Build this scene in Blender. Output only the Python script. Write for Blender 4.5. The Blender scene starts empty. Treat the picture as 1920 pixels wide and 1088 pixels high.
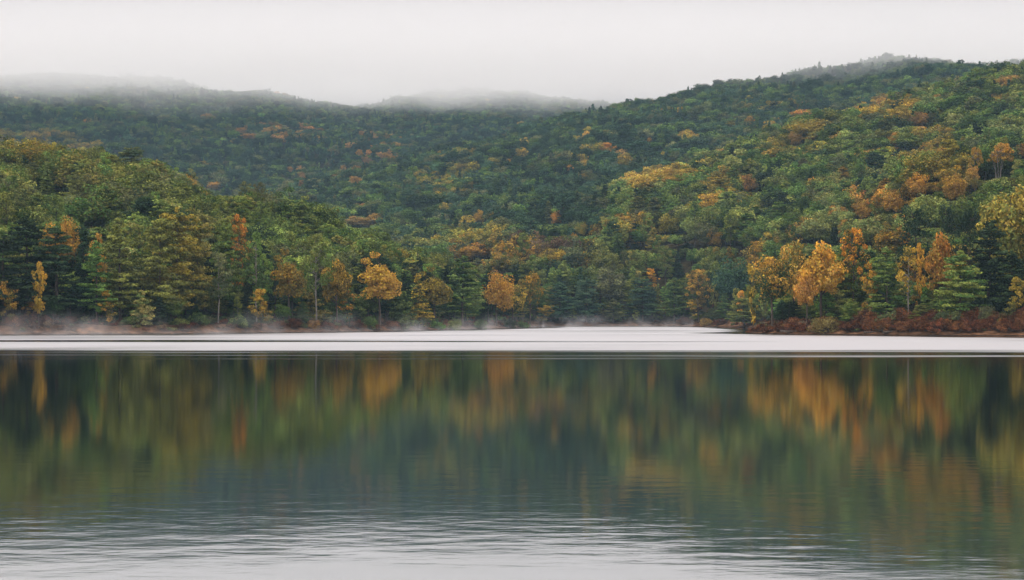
import bpy, math, random
import numpy as np
from mathutils import Vector

random.seed(7)
RS = np.random.RandomState(11)
scene = bpy.context.scene
C = scene.collection
F, HZ, CAMH = 2637.0, 598.0, 3.0          # focal length in photo pixels, horizon row, eye height


# ------------------------------------------------------------------ helpers
def pt(u, v, Y):
    return ((u - 960.0) * Y / F, Y, CAMH + (HZ - v) * Y / F)


def sstep(a, b, x):
    t = np.clip((x - a) / (b - a), 0, 1)
    return t * t * (3 - 2 * t)


_tab = np.random.RandomState(5).rand(256, 256)


def vnoise(x, y):
    x = np.asarray(x, float); y = np.asarray(y, float)
    xi = np.floor(x).astype(int); yi = np.floor(y).astype(int)
    fx = x - xi; fy = y - yi
    fx = fx * fx * (3 - 2 * fx); fy = fy * fy * (3 - 2 * fy)
    a = _tab[xi & 255, yi & 255]; b = _tab[(xi + 1) & 255, yi & 255]
    c = _tab[xi & 255, (yi + 1) & 255]; d = _tab[(xi + 1) & 255, (yi + 1) & 255]
    return (a * (1 - fx) + b * fx) * (1 - fy) + (c * (1 - fx) + d * fx) * fy


def fbm(x, y, n=4):
    s = 0.0; a = 0.5
    for k in range(n):
        s = s + a * (vnoise(x + 17.3 * k, y + 9.1 * k) - 0.5)
        x = x * 2.03; y = y * 2.03; a *= 0.5
    return s


def tag(o, label=None, cat=None, group=None, kind=None):
    if label: o['label'] = label
    if cat: o['category'] = cat
    if group: o['group'] = group
    if kind: o['kind'] = kind
    return o


def mesh_from(name, verts, faces, mats=(), mat_idx=None, attrs=None, smooth=False):
    """verts (N,3); faces = list of (M,k) integer arrays"""
    me = bpy.data.meshes.new(name)
    verts = np.asarray(verts, np.float32)
    me.vertices.add(len(verts)); me.vertices.foreach_set('co', verts.ravel())
    loops = np.concatenate([np.asarray(f).ravel() for f in faces]).astype(np.int32)
    tot = np.concatenate([np.full(len(f), np.asarray(f).shape[1], np.int32) for f in faces])
    start = np.concatenate([[0], np.cumsum(tot)[:-1]]).astype(np.int32)
    me.loops.add(len(loops)); me.loops.foreach_set('vertex_index', loops)
    me.polygons.add(len(tot))
    me.polygons.foreach_set('loop_start', start)
    if mat_idx is not None:
        me.polygons.foreach_set('material_index', np.asarray(mat_idx, np.int32))
    if smooth:
        me.polygons.foreach_set('use_smooth', np.ones(len(tot), bool))
    for m in mats: me.materials.append(m)
    if attrs:
        for nm, (dom, arr) in attrs.items():
            a = me.attributes.new(nm, 'FLOAT', dom)
            a.data.foreach_set('value', np.asarray(arr, np.float32))
    me.update(calc_edges=True)
    me.validate()
    return me


def link(name, me, parent=None):
    o = bpy.data.objects.new(name, me); C.objects.link(o)
    if parent: o.parent = parent
    return o


# ------------------------------------------------------------------ materials
def new_mat(name):
    m = bpy.data.materials.new(name); m.use_nodes = True
    nt = m.node_tree; nt.nodes.clear()
    return m, nt, nt.nodes, nt.links


def nd(nt, t, **kw):
    n = nt.nodes.new(t)
    for k, v in kw.items():
        if k.startswith('i_'): n.inputs[k[2:].replace('_', ' ')].default_value = v
        else: setattr(n, k, v)
    return n


def make_foliage():
    m, nt, N, L = new_mat('foliage')
    out = nd(nt, 'ShaderNodeOutputMaterial')
    t1 = nd(nt, 'ShaderNodeAttribute', attribute_type='INSTANCER', attribute_name='tint')
    t2 = nd(nt, 'ShaderNodeAttribute', attribute_type='INSTANCER', attribute_name='tint2')
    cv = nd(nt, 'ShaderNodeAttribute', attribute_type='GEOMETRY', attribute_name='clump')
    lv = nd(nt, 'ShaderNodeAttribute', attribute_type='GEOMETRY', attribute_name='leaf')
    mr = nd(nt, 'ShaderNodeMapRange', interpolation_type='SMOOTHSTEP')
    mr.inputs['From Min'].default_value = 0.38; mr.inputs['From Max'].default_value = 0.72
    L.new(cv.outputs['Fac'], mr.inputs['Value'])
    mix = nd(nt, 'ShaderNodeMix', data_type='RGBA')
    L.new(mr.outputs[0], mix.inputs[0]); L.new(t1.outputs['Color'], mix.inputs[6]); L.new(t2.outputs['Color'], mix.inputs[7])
    hsv = nd(nt, 'ShaderNodeHueSaturation')
    h = nd(nt, 'ShaderNodeMapRange'); h.inputs['To Min'].default_value = 0.482; h.inputs['To Max'].default_value = 0.515
    v = nd(nt, 'ShaderNodeMapRange'); v.inputs['To Min'].default_value = 0.62; v.inputs['To Max'].default_value = 1.4
    lf = nd(nt, 'ShaderNodeMath', operation='FRACT')
    l10 = nd(nt, 'ShaderNodeMath', operation='MULTIPLY'); l10.inputs[1].default_value = 13.0
    L.new(lv.outputs['Fac'], l10.inputs[0]); L.new(l10.outputs[0], lf.inputs[0])
    L.new(lf.outputs[0], h.inputs['Value']); L.new(lv.outputs['Fac'], v.inputs['Value'])
    L.new(h.outputs[0], hsv.inputs['Hue']); L.new(v.outputs[0], hsv.inputs['Value']); L.new(mix.outputs[2], hsv.inputs['Color'])
    df = nd(nt, 'ShaderNodeBsdfDiffuse'); tr = nd(nt, 'ShaderNodeBsdfTranslucent')
    L.new(hsv.outputs[0], df.inputs['Color']); L.new(hsv.outputs[0], tr.inputs['Color'])
    ms = nd(nt, 'ShaderNodeMixShader'); ms.inputs[0].default_value = 0.16
    L.new(df.outputs[0], ms.inputs[1]); L.new(tr.outputs[0], ms.inputs[2]); L.new(ms.outputs[0], out.inputs['Surface'])
    return m


def make_bark(name, a, b):
    m, nt, N, L = new_mat(name)
    out = nd(nt, 'ShaderNodeOutputMaterial')
    tc = nd(nt, 'ShaderNodeTexCoord'); mp = nd(nt, 'ShaderNodeMapping'); mp.inputs['Scale'].default_value = (3, 3, 0.7)
    nz = nd(nt, 'ShaderNodeTexNoise'); nz.inputs['Scale'].default_value = 1.6; nz.inputs['Detail'].default_value = 5
    rp = nd(nt, 'ShaderNodeValToRGB')
    rp.color_ramp.elements[0].position = 0.35; rp.color_ramp.elements[0].color = (*a, 1)
    rp.color_ramp.elements[1].position = 0.68; rp.color_ramp.elements[1].color = (*b, 1)
    df = nd(nt, 'ShaderNodeBsdfDiffuse')
    L.new(tc.outputs['Object'], mp.inputs[0]); L.new(mp.outputs[0], nz.inputs['Vector']); L.new(nz.outputs[0], rp.inputs[0])
    L.new(rp.outputs[0], df.inputs['Color']); L.new(df.outputs[0], out.inputs['Surface'])
    return m


FOL = make_foliage()
BARK = make_bark('bark', (.035, .026, .02), (.12, .095, .075))
PALE = make_bark('pale_bark', (.10, .09, .075), (.28, .25, .21))


def make_ground():
    m, nt, N, L = new_mat('forest_ground')
    out = nd(nt, 'ShaderNodeOutputMaterial')
    geo = nd(nt, 'ShaderNodeNewGeometry')
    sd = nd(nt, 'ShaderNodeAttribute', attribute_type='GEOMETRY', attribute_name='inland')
    n1 = nd(nt, 'ShaderNodeTexNoise'); n1.inputs['Scale'].default_value = 0.45; n1.inputs['Detail'].default_value = 7; n1.inputs['Roughness'].default_value = .65
    n2 = nd(nt, 'ShaderNodeTexNoise'); n2.inputs['Scale'].default_value = 0.09; n2.inputs['Detail'].default_value = 4
    L.new(geo.outputs['Position'], n1.inputs['Vector']); L.new(geo.outputs['Position'], n2.inputs['Vector'])
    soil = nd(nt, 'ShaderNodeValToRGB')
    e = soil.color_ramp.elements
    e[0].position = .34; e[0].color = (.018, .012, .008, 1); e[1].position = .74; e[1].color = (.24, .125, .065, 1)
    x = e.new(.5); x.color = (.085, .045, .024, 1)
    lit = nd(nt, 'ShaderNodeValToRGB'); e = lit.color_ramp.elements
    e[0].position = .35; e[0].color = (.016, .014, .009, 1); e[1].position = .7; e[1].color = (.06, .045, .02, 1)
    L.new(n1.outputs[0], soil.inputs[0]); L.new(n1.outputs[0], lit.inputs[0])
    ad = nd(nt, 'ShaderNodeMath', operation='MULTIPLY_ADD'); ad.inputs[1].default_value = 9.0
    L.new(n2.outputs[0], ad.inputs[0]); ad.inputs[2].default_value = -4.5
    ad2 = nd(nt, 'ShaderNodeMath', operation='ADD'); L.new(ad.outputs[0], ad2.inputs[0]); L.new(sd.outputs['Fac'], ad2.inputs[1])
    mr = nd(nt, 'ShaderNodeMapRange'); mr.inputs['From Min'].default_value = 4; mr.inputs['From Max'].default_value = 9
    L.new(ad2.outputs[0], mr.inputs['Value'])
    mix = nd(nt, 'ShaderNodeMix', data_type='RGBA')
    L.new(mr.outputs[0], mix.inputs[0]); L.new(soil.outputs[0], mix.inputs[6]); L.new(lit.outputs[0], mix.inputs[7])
    shore_dark = nd(nt, 'ShaderNodeMapRange'); shore_dark.inputs['From Min'].default_value = .2; shore_dark.inputs['From Max'].default_value = 1.1
    L.new(sd.outputs['Fac'], shore_dark.inputs['Value'])
    mix2 = nd(nt, 'ShaderNodeMix', data_type='RGBA'); L.new(shore_dark.outputs[0], mix2.inputs[0]); mix2.inputs[6].default_value = (.02, .016, .012, 1)  # soil colour drops to near black in a narrow strip at the waterline
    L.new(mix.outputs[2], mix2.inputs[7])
    df = nd(nt, 'ShaderNodeBsdfDiffuse'); L.new(mix2.outputs[2], df.inputs['Color'])
    bp = nd(nt, 'ShaderNodeBump'); bp.inputs['Strength'].default_value = .8; bp.inputs['Distance'].default_value = .5
    L.new(n1.outputs[0], bp.inputs['Height']); L.new(bp.outputs[0], df.inputs['Normal'])
    L.new(df.outputs[0], out.inputs['Surface'])
    return m


def make_water():
    m, nt, N, L = new_mat('lake_water')
    out = nd(nt, 'ShaderNodeOutputMaterial')
    geo = nd(nt, 'ShaderNodeNewGeometry')
    wind = nd(nt, 'ShaderNodeAttribute', attribute_type='GEOMETRY', attribute_name='wind')
    rip = nd(nt, 'ShaderNodeAttribute', attribute_type='GEOMETRY', attribute_name='ripple')

    def noise(sx, sy, scale, detail=3, rough=.5):
        mp = nd(nt, 'ShaderNodeMapping'); mp.inputs['Scale'].default_value = (sx, sy, 1)
        L.new(geo.outputs['Position'], mp.inputs[0])
        n = nd(nt, 'ShaderNodeTexNoise'); n.inputs['Scale'].default_value = scale
        n.inputs['Detail'].default_value = detail; n.inputs['Roughness'].default_value = rough
        L.new(mp.outputs[0], n.inputs['Vector'])
        return n
    # wind streaks lie across the lake, so they read as thin lines
    st = noise(.007, .30, 1.0, 6, .7)
    def mm(op, a, b):
        q = nd(nt, 'ShaderNodeMath', operation=op)
        for k, x in ((0, a), (1, b)):
            if isinstance(x, (int, float)): q.inputs[k].default_value = x
            else: L.new(x, q.inputs[k])
        return q.outputs[0]
    W_ = wind.outputs['Fac']
    nn = mm('SUBTRACT', st.outputs[0], .5)
    edge = mm('MULTIPLY', mm('MULTIPLY', W_, mm('SUBTRACT', 1.0, W_)), 15.0)          # 0 in the calm and in the full breeze
    st2 = noise(.005, .045, 1.0, 4, .6)
    nn2 = mm('MULTIPLY', mm('SUBTRACT', st2.outputs[0], .46), mm('MULTIPLY', W_, 3.6))
    s2v = mm('ADD', mm('ADD', W_, nn2), mm('MULTIPLY', nn, edge))
    wl = nd(nt, 'ShaderNodeMapRange'); wl.inputs['From Min'].default_value = .12; wl.inputs['From Max'].default_value = 1.0
    L.new(s2v, wl.inputs['Value'])
    wm = nd(nt, 'ShaderNodeMath', operation='POWER'); wm.inputs[1].default_value = 1.7; L.new(wl.outputs[0], wm.inputs[0])
    ro = nd(nt, 'ShaderNodeMapRange'); ro.inputs['To Min'].default_value = .065; ro.inputs['To Max'].default_value = .5
    L.new(wm.outputs[0], ro.inputs['Value'])
    # ripples
    r1 = noise(.8, 1.6, 1.1, 2, .5); r2 = noise(2.0, 4.2, 1.3, 3, .55)
    a1 = nd(nt, 'ShaderNodeMath', operation='MULTIPLY_ADD'); a1.inputs[1].default_value = .3
    L.new(r2.outputs[0], a1.inputs[0]); L.new(r1.outputs[0], a1.inputs[2])
    bp = nd(nt, 'ShaderNodeBump'); bp.inputs['Distance'].default_value = .0055
    L.new(a1.outputs[0], bp.inputs['Height']); L.new(rip.outputs['Fac'], bp.inputs['Strength'])
    gl = nd(nt, 'ShaderNodeBsdfGlossy', distribution='BECKMANN')
    L.new(ro.outputs[0], gl.inputs['Roughness']); L.new(bp.outputs[0], gl.inputs['Normal'])
    gc = nd(nt, 'ShaderNodeMix', data_type='RGBA'); L.new(wm.outputs[0], gc.inputs[0])
    gc.inputs[6].default_value = (.83, .835, .85, 1); gc.inputs[7].default_value = (.69, .685, .69, 1)
    L.new(gc.outputs[2], gl.inputs['Color'])
    df = nd(nt, 'ShaderNodeBsdfDiffuse'); df.inputs['Color'].default_value = (.012, .02, .02, 1)
    fr = nd(nt, 'ShaderNodeLayerWeight'); fr.inputs['Blend'].default_value = .5
    fm = nd(nt, 'ShaderNodeMapRange'); fm.inputs['From Min'].default_value = .6; fm.inputs['From Max'].default_value = 1
    fm.inputs['To Min'].default_value = .82; fm.inputs['To Max'].default_value = .93
    L.new(fr.outputs['Facing'], fm.inputs['Value'])
    ms = nd(nt, 'ShaderNodeMixShader')
    L.new(fm.outputs[0], ms.inputs[0]); L.new(df.outputs[0], ms.inputs[1]); L.new(gl.outputs[0], ms.inputs[2])
    L.new(ms.outputs[0], out.inputs['Surface'])
    return m


# ------------------------------------------------------------------ the lie of the land
LAKE = [(-190, 150), (-150, 225)]
for u, Y in [(-160, 258), (0, 265), (90, 270), (200, 274), (300, 279), (400, 289), (500, 302), (600, 318), (700, 340), (780, 362), (850, 388),
             (920, 424), (970, 458), (1003, 484), (1002, 500), (975, 530), (985, 548), (1060, 556), (1150, 560), (1240, 558), (1300, 545), (1360, 525),
             (1420, 480), (1450, 420), (1462, 350), (1440, 318), (1398, 303), (1402, 292), (1450, 281), (1520, 273), (1600, 266), (1700, 258), (1800, 252),
             (1920, 247), (2080, 240)]:
    LAKE.append(((u - 960) * Y / F, Y))
LAKE += [(140, 190), (190, 120), (300, -250), (-300, -250)]
LAKE = np.array(LAKE, float)


def inland(X, Y):
    """signed distance to the shoreline, positive on land"""
    X = np.asarray(X, float); Y = np.asarray(Y, float)
    d2 = np.full(X.shape, 1e12); ins = np.zeros(X.shape, bool)
    n = len(LAKE)
    for i in range(n):
        a = LAKE[i]; b = LAKE[(i + 1) % n]; ab = b - a
        t = np.clip(((X - a[0]) * ab[0] + (Y - a[1]) * ab[1]) / (ab @ ab), 0, 1)
        d2 = np.minimum(d2, (X - a[0] - t * ab[0]) ** 2 + (Y - a[1] - t * ab[1]) ** 2)
        cond = (a[1] > Y) != (b[1] > Y)
        with np.errstate(divide='ignore', invalid='ignore'):
            xc = a[0] + (Y - a[1]) / (b[1] - a[1] + 1e-12) * (b[0] - a[0])
        ins ^= cond & (X < xc)
    d = np.sqrt(d2)
    d = d + 1.6 * fbm(X * .11, Y * .11) * sstep(30, 0, d)
    return np.where(ins, -d, d)


RIDGES = []


def ridge(pts, tree, slope, rnd, back=None):
    RIDGES.append((np.array([np.array(pt(*p)) - (0, 0, tree) for p in pts]), slope, rnd, back or slope))


ridge([(-500, 190, 2300), (0, 163, 2250), (130, 150, 2250), (260, 156, 2250), (330, 172, 2250), (450, 181, 2230), (540, 196, 2210), (630, 216, 2200), (760, 270, 2150)], 8, .33, 90)
ridge([(560, 275, 2400), (650, 222, 2380), (740, 194, 2360), (850, 178, 2350), (940, 172, 2350), (1040, 186, 2330), (1120, 208, 2320), (1300, 270, 2300)], 11, .36, 80)
ridge([(560, 440, 1150), (720, 395, 1250), (820, 345, 1330), (900, 303, 1420), (1000, 262, 1470), (1120, 214, 1520), (1250, 180, 1570), (1400, 150, 1620), (1560, 120, 1680),
       (1690, 103, 1720), (1800, 108, 1760), (1900, 116, 1800), (2200, 140, 1850)], 18, .31, 60)
ridge([(200, 330, 1750), (330, 262, 1820), (480, 250, 1900)], 8, .3, 50)
ridge([(2300, 40, 1000), (1920, 134, 900), (1850, 150, 890), (1780, 172, 880), (1700, 198, 870), (1600, 236, 850), (1500, 275, 830), (1400, 298, 810), (1300, 322, 830),
       (1200, 340, 850), (1100, 392, 880), (1000, 432, 900), (880, 452, 900)], 11, .34, 25)
ridge([(1600, 270, 1150), (1450, 240, 1220), (1350, 235, 1270)], 9, .3, 40)
ridge([(2300, 230, 520), (1920, 292, 490), (1800, 300, 480), (1700, 345, 462), (1620, 388, 440), (1550, 412, 420), (1460, 440, 405), (1400, 466, 410), (1340, 480, 520)], 12, .27, 18)
ridge([(940, 470, 640), (1060, 468, 640), (1200, 462, 645), (1320, 450, 640), (1400, 420, 620), (1500, 390, 640)], 14, .2, 30)
ridge([(-400, 190, 470), (0, 264, 450), (100, 276, 450), (160, 296, 450), (250, 328, 445), (350, 345, 442), (450, 362, 440), (600, 403, 435), (700, 425, 440),
       (770, 442, 450), (850, 455, 470), (930, 484, 485), (985, 524, 484)], 17, .3, 20)


def height(X, Y):
    X = np.asarray(X, float); Y = np.asarray(Y, float)
    k = 7.0
    acc = np.exp(np.full(X.shape, 1.0) / k)
    wx = X + 60 * fbm(X * .006, Y * .006); wy = Y + 60 * fbm(X * .006 + 40, Y * .006)
    for P, s, r, bk in RIDGES:
        best = np.full(X.shape, -1e3)
        near = P[:, 1].mean() < 700
        px, py = (X, Y) if near else (wx * .75 + X * .25, wy * .75 + Y * .25)
        for a, b in zip(P[:-1], P[1:]):
            ab = b - a
            t = np.clip(((px - a[0]) * ab[0] + (py - a[1]) * ab[1]) / (ab[0] ** 2 + ab[1] ** 2), 0, 1)
            d = np.hypot(px - a[0] - t * ab[0], py - a[1] - t * ab[1])
            best = np.maximum(best, a[2] + t * ab[2] - s * (np.sqrt(d * d + r * r) - r))
        best = np.clip(best, -60, 2000)
        acc = acc + np.exp(best / k)
    z = k * np.log(acc)
    z = z + np.clip(z * .16, 0, 17) * fbm(X * .011, Y * .011) * 1.5 + np.clip(z * .1, 0, 5) * fbm(X * .04, Y * .04)
    ds = inland(X, Y)
    bank = np.clip(ds * .16, 0, .35) + 1.5 * sstep(1.2, 6, ds) + .7 * fbm(X * .3, Y * .3, 3) * sstep(.3, 3, ds)
    land = bank + np.clip(z - 1.5, 0, None) * sstep(4, 60, ds)
    return np.where(ds > 0, land, np.maximum(-2.0, ds * .3))


def build_ground():
    us = np.linspace(-.8, .8, 520)
    Ys = np.concatenate([np.arange(170, 232, 6.0), np.arange(232, 330, 1.25), np.arange(330, 580, 4.0), np.geomspace(580, 2950, 140)])
    U, YY = np.meshgrid(us, Ys); XX = U * YY
    Z = height(XX, YY); ds = inland(XX, YY)
    V = np.stack([XX, YY, Z], -1).reshape(-1, 3)
    nr, nc = U.shape
    i = np.arange(nr * nc).reshape(nr, nc)
    f = np.stack([i[:-1, :-1], i[:-1, 1:], i[1:, 1:], i[1:, :-1]], -1).reshape(-1, 4)
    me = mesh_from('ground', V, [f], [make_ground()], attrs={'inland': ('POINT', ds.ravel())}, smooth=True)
    o = link('ground', me); tag(o, kind='structure')
    ang = (Z - CAMH) / YY
    return us, Ys, np.maximum.accumulate(ang, 0)


US, YS, RUNMAX = build_ground()


def build_water():
    xs = np.concatenate([[-900, -500], np.arange(-260, 261, 4.0), [500, 900]])
    ys = np.concatenate([[-400, -100], np.arange(0, 60, 2.0), np.arange(60, 300, 1.5), np.arange(300, 720, 4.0)])
    X, Y = np.meshgrid(xs, ys)
    V = np.stack([X, Y, 0 * X], -1).reshape(-1, 3)
    nr, nc = X.shape; i = np.arange(nr * nc).reshape(nr, nc)
    f = np.stack([i[:-1, :-1], i[:-1, 1:], i[1:, 1:], i[1:, :-1]], -1).reshape(-1, 4)
    ds = -inland(X, Y)
    ylow = 112 - .3 * np.clip(X, -60, 60) + 34 * fbm(X * .03, Y * .02 + 3.3)
    wind = sstep(-46, 60, Y - ylow) * sstep(3, 14 + 50 * sstep(48, 100, X), ds)
    rip = .03 + .97 * sstep(36, 21, Y)
    rip = rip * np.clip(.75 + 2.2 * fbm(X * .11, Y * .16), .12, 1.3)
    rip = rip * (.45 + .55 * sstep(15.5, 20, Y))
    me = mesh_from('water', V, [f], [make_water()], attrs={'wind': ('POINT', wind.ravel()), 'ripple': ('POINT', rip.ravel())}, smooth=True)
    tag(link('water', me), kind='structure')


build_water()


def ray_runmax(X, Y):
    """steepest ground seen before reaching (X, Y)"""
    iu = np.clip(np.round((X / Y - US[0]) / (US[1] - US[0])).astype(int), 0, len(US) - 1)
    iy = np.clip(np.searchsorted(YS, Y * .97) - 1, 0, len(YS) - 1)
    return RUNMAX[iy, iu]


def shore_Y(u):
    Y = np.arange(235, 620, .5); X = (u - 960) * Y / F
    d = inland(X, Y); k = np.argmax(d > 0)
    return Y[k]


# ------------------------------------------------------------------ plants
def rsphere(rs, n):
    v = rs.normal(size=(n, 3)); return v / np.linalg.norm(v, axis=1, keepdims=True)


def leaves(rs, cl, size, up=.5, rnd=.7, aspect=.62):
    """cl: list of (x,y,z, rx,ry,rz, n, clumpvalue) -> verts, faces, leaf, clump"""
    P = []; Nn = []; LV = []; CV = []
    for (x, y, z, rx, ry, rz, n, cvv) in cl:
        n = int(n)
        d = rsphere(rs, n); r = (.55 + .45 * rs.rand(n, 1)) ** .8
        P.append(np.array([x, y, z]) + d * r * np.array([rx, ry, rz]))
        q = d * .8 + np.array([0, 0, up]) + rs.normal(size=(n, 3)) * rnd
        Nn.append(q / np.linalg.norm(q, axis=1, keepdims=True))
        LV.append(rs.rand(n)); CV.append(np.clip(cvv + rs.normal(size=n) * .1, 0, 1))
    P = np.concatenate(P); Nn = np.concatenate(Nn); LV = np.concatenate(LV); CV = np.concatenate(CV)
    n = len(P)
    a = np.cross(Nn, rsphere(rs, n)); a /= np.linalg.norm(a, axis=1, keepdims=True) + 1e-9
    b = np.cross(Nn, a)
    s = size * (.6 + .8 * rs.rand(n, 1))
    a = a * s * .5; b = b * s * .5 * aspect
    # a leaf spray: a pointed kite slightly folded
    V = np.stack([P - a, P - b + a * .15 + Nn * s * .06, P + a * 1.1, P + b + a * .15 + Nn * s * .06], 1).reshape(-1, 3)
    Fc = np.arange(4 * n).reshape(n, 4)
    return V, Fc, LV, CV


def tubes(paths, sides=6):
    """paths: list of (pts (k,3), radii (k,))"""
    V = []; Fq = []; base = 0
    ang = np.arange(sides) / sides * 2 * np.pi
    for p, r in paths:
        p = np.asarray(p, float); k = len(p)
        for j in range(k):
            t = p[min(j + 1, k - 1)] - p[max(j - 1, 0)]; t = t / (np.linalg.norm(t) + 1e-9)
            ref = np.array([1.0, 0, 0]) if abs(t[0]) < .8 else np.array([0, 1.0, 0])
            s = np.cross(t, ref); s /= np.linalg.norm(s); w = np.cross(t, s)
            V.append(p[j] + r[j] * (np.cos(ang)[:, None] * s + np.sin(ang)[:, None] * w))
        for j in range(k - 1):
            for q in range(sides):
                a = base + j * sides + q; b = base + j * sides + (q + 1) % sides
                Fq.append((a, b, b + sides, a + sides))
        base += k * sides
    return np.concatenate(V), np.array(Fq)


def bend(rs, a, b, k=4, amp=.08):
    a = np.asarray(a, float); b = np.asarray(b, float)
    L_ = np.linalg.norm(b - a); t = np.linspace(0, 1, k)[:, None]
    p = a + (b - a) * t + np.sin(t * np.pi) * rs.normal(size=3) * amp * L_
    return p


def trunk_path(rs, H, r0, top=.98, lean=.02):
    k = 9; t = np.linspace(0, top, k)
    p = np.stack([np.cumsum(rs.normal(size=k)) * H * lean * .3, np.cumsum(rs.normal(size=k)) * H * lean * .3, t * H], 1)
    p[0, :2] = 0; p[0, 2] = -.8
    r = r0 * (1 - t / top) ** .8 + r0 * .06
    r[0] = r0 * 1.35
    return p, r


def on_trunk(p, z):
    return np.array([np.interp(z, p[:, 2], p[:, 0]), np.interp(z, p[:, 2], p[:, 1]), z])


def g_broad(rs, H=16, W=10, base=.24, n=64, lf=95, size=.5, flat=.72, cr=1.0, dome=.55, rnd=.6):
    """round-headed broadleaf: leaf clumps over an uneven domed envelope, limbs reaching to them"""
    tp, tr = trunk_path(rs, H * .86, .018 * H)
    cz = H * (base + (1 - base) * .48); rz = H * (1 - base) * .52; cl = []; paths = [(tp, tr)]
    lob = rsphere(rs, 7); la = .75 + .45 * rs.rand(7)
    for i in range(n):
        d = rsphere(rs, 1)[0]
        if d[2] < -.55: d[2] *= .4
        wgt = np.clip((d @ lob.T), 0, 1) ** 3
        e = .66 + .34 * (wgt @ la) / (wgt.sum() + .3)
        rr = (rs.rand() ** .4) * .95 if rs.rand() > .22 else rs.rand() * .6
        x, y = d[:2] * W / 2 * e * rr
        z = cz + d[2] * rz * e * rr
        if z < cz: x, y = x * (1 - .3 * dome), y * (1 - .3 * dome)
        s = cr * (.85 + .6 * rs.rand()) * W / 10 * 1.25
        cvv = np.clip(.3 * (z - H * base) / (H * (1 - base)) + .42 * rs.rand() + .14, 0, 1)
        cl.append((x, y, z, s, s, s * flat, lf, cvv))
        if i % 3 == 0:
            z0 = np.clip(z - .35 * math.hypot(x, y) - 1.0, H * base * .7, H * .8)
            paths.append((bend(rs, on_trunk(tp, z0), (x, y, z), 4, .08), np.linspace(.006 * H, .0015 * H, 4)))
    return leaves(rs, cl, size, .45, rnd), tubes(paths)


def g_layer(rs, H=20, W=10, base=.2, tier=1.05, br=5, size=.42, prof=.6, pad=.24, thick=.3, lf=42, droop=.08, irr=.35, dense=1.0):
    """white pine or hemlock: flat shelves of foliage along near level boughs"""
    tp, tr = trunk_path(rs, H, .014 * H, lean=.012)
    cl = []; paths = [(tp, tr)]; z = H * base
    while z < H * .97:
        t = (z - H * base) / (H * (1 - base))
        R = W / 2 * (max(1 - t, .03) ** prof) * (.45 + .55 * min(1, t * 4 + .35))
        for k in range(max(3, int(br + rs.randint(-1, 2)))):
            az = rs.rand() * 2 * np.pi; Lb = R * (1 - irr + 2 * irr * rs.rand() * .75); Lb = max(Lb, .35)
            zz = z + rs.normal() * .25 * tier
            up = rs.normal() * .05 + .05 + .12 * t - droop
            c, s = np.cos(az), np.sin(az)
            bc = np.clip(.2 + .6 * rs.rand() + .12 * t, 0, 1)
            p0 = on_trunk(tp, zz)
            tip = p0 + np.array([c * Lb, s * Lb, up * Lb])
            paths.append((np.stack([p0, (p0 + tip) / 2 + [0, 0, .04 * Lb], tip]), np.array([.004 * H * (1 - .6 * t), .0025 * H * (1 - .6 * t), .01])))
            for fr in ((.4, .7, .98) if Lb > 1.4 else (.75,)):
                pr = (pad * Lb + .42) * (1.1 - .35 * fr) * (.8 + .4 * rs.rand())
                q = p0 + (tip - p0) * fr + np.array([rs.normal() * .18 * pr, rs.normal() * .18 * pr, .12 + rs.normal() * .1])
                cl.append((q[0], q[1], q[2], pr, pr, thick * (.7 + .6 * rs.rand()), lf * dense * min(1.6, .5 + pr * .5), bc))
        z += tier * (.75 + .5 * rs.rand()) * (1 - .35 * t)
    tpz = on_trunk(tp, H * .98)
    cl.append((tpz[0], tpz[1], H * .985, .35, .35, .5, 25, .8))
    return leaves(rs, cl, size, .9, .5), tubes(paths, 5)


def g_spruce(rs, H=16, W=6, base=.06, size=.36, lf=30):
    return g_layer(rs, H, W, base, .62, 7, size, .95, .2, .22, lf, .28, .16)


def g_slim(rs, H=17, W=5, base=.4, n=40, lf=70, size=.42, cr=.8):
    tp, tr = trunk_path(rs, H, .011 * H, lean=.02)
    cl = []; paths = [(tp, tr)]
    for i in range(n):
        t = rs.rand(); z = H * (base + (1 - base) * t)
        R = W / 2 * (.35 + .9 * math.sin(math.pi * min(1, .12 + t * .85))) * math.sqrt(rs.rand())
        az = rs.rand() * 6.28; p0 = on_trunk(tp, z - R * .5)
        x, y = p0[0] + R * math.cos(az), p0[1] + R * math.sin(az)
        s = cr * (.7 + .6 * rs.rand())
        cl.append((x, y, z, s, s, s * .75, lf, np.clip(.45 * t + .55 * rs.rand(), 0, 1)))
        paths.append((bend(rs, p0, (x, y, z), 3, .05), np.array([.0035 * H, .002 * H, .01])))
    return leaves(rs, cl, size, .4), tubes(paths, 5)


def g_umbrella(rs, H=15, W=8, base=.42, n=46, lf=75, size=.4):
    tp, tr = trunk_path(rs, H * .93, .016 * H, lean=.03)
    cl = []; paths = [(tp, tr)]
    for i in range(n):
        t = rs.rand(); z = H * (base + (1 - base) * t)
        R = W / 2 * math.sqrt(max(0, 1 - (2 * t - .85) ** 2 / 1.35)) * rs.rand() ** .5
        az = rs.rand() * 6.28; p0 = on_trunk(tp, min(z - R * .3, H * .9))
        x, y = p0[0] + R * math.cos(az), p0[1] + R * math.sin(az); s = .7 + .6 * rs.rand()
        cl.append((x, y, z, s, s, s * .8, lf, .5 * rs.rand() + .3 * t))
        paths.append((bend(rs, p0, (x, y, z), 3, .08), np.array([.005 * H, .003 * H, .015])))
    return leaves(rs, cl, size, .3, .9, .4), tubes(paths, 5)


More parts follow.
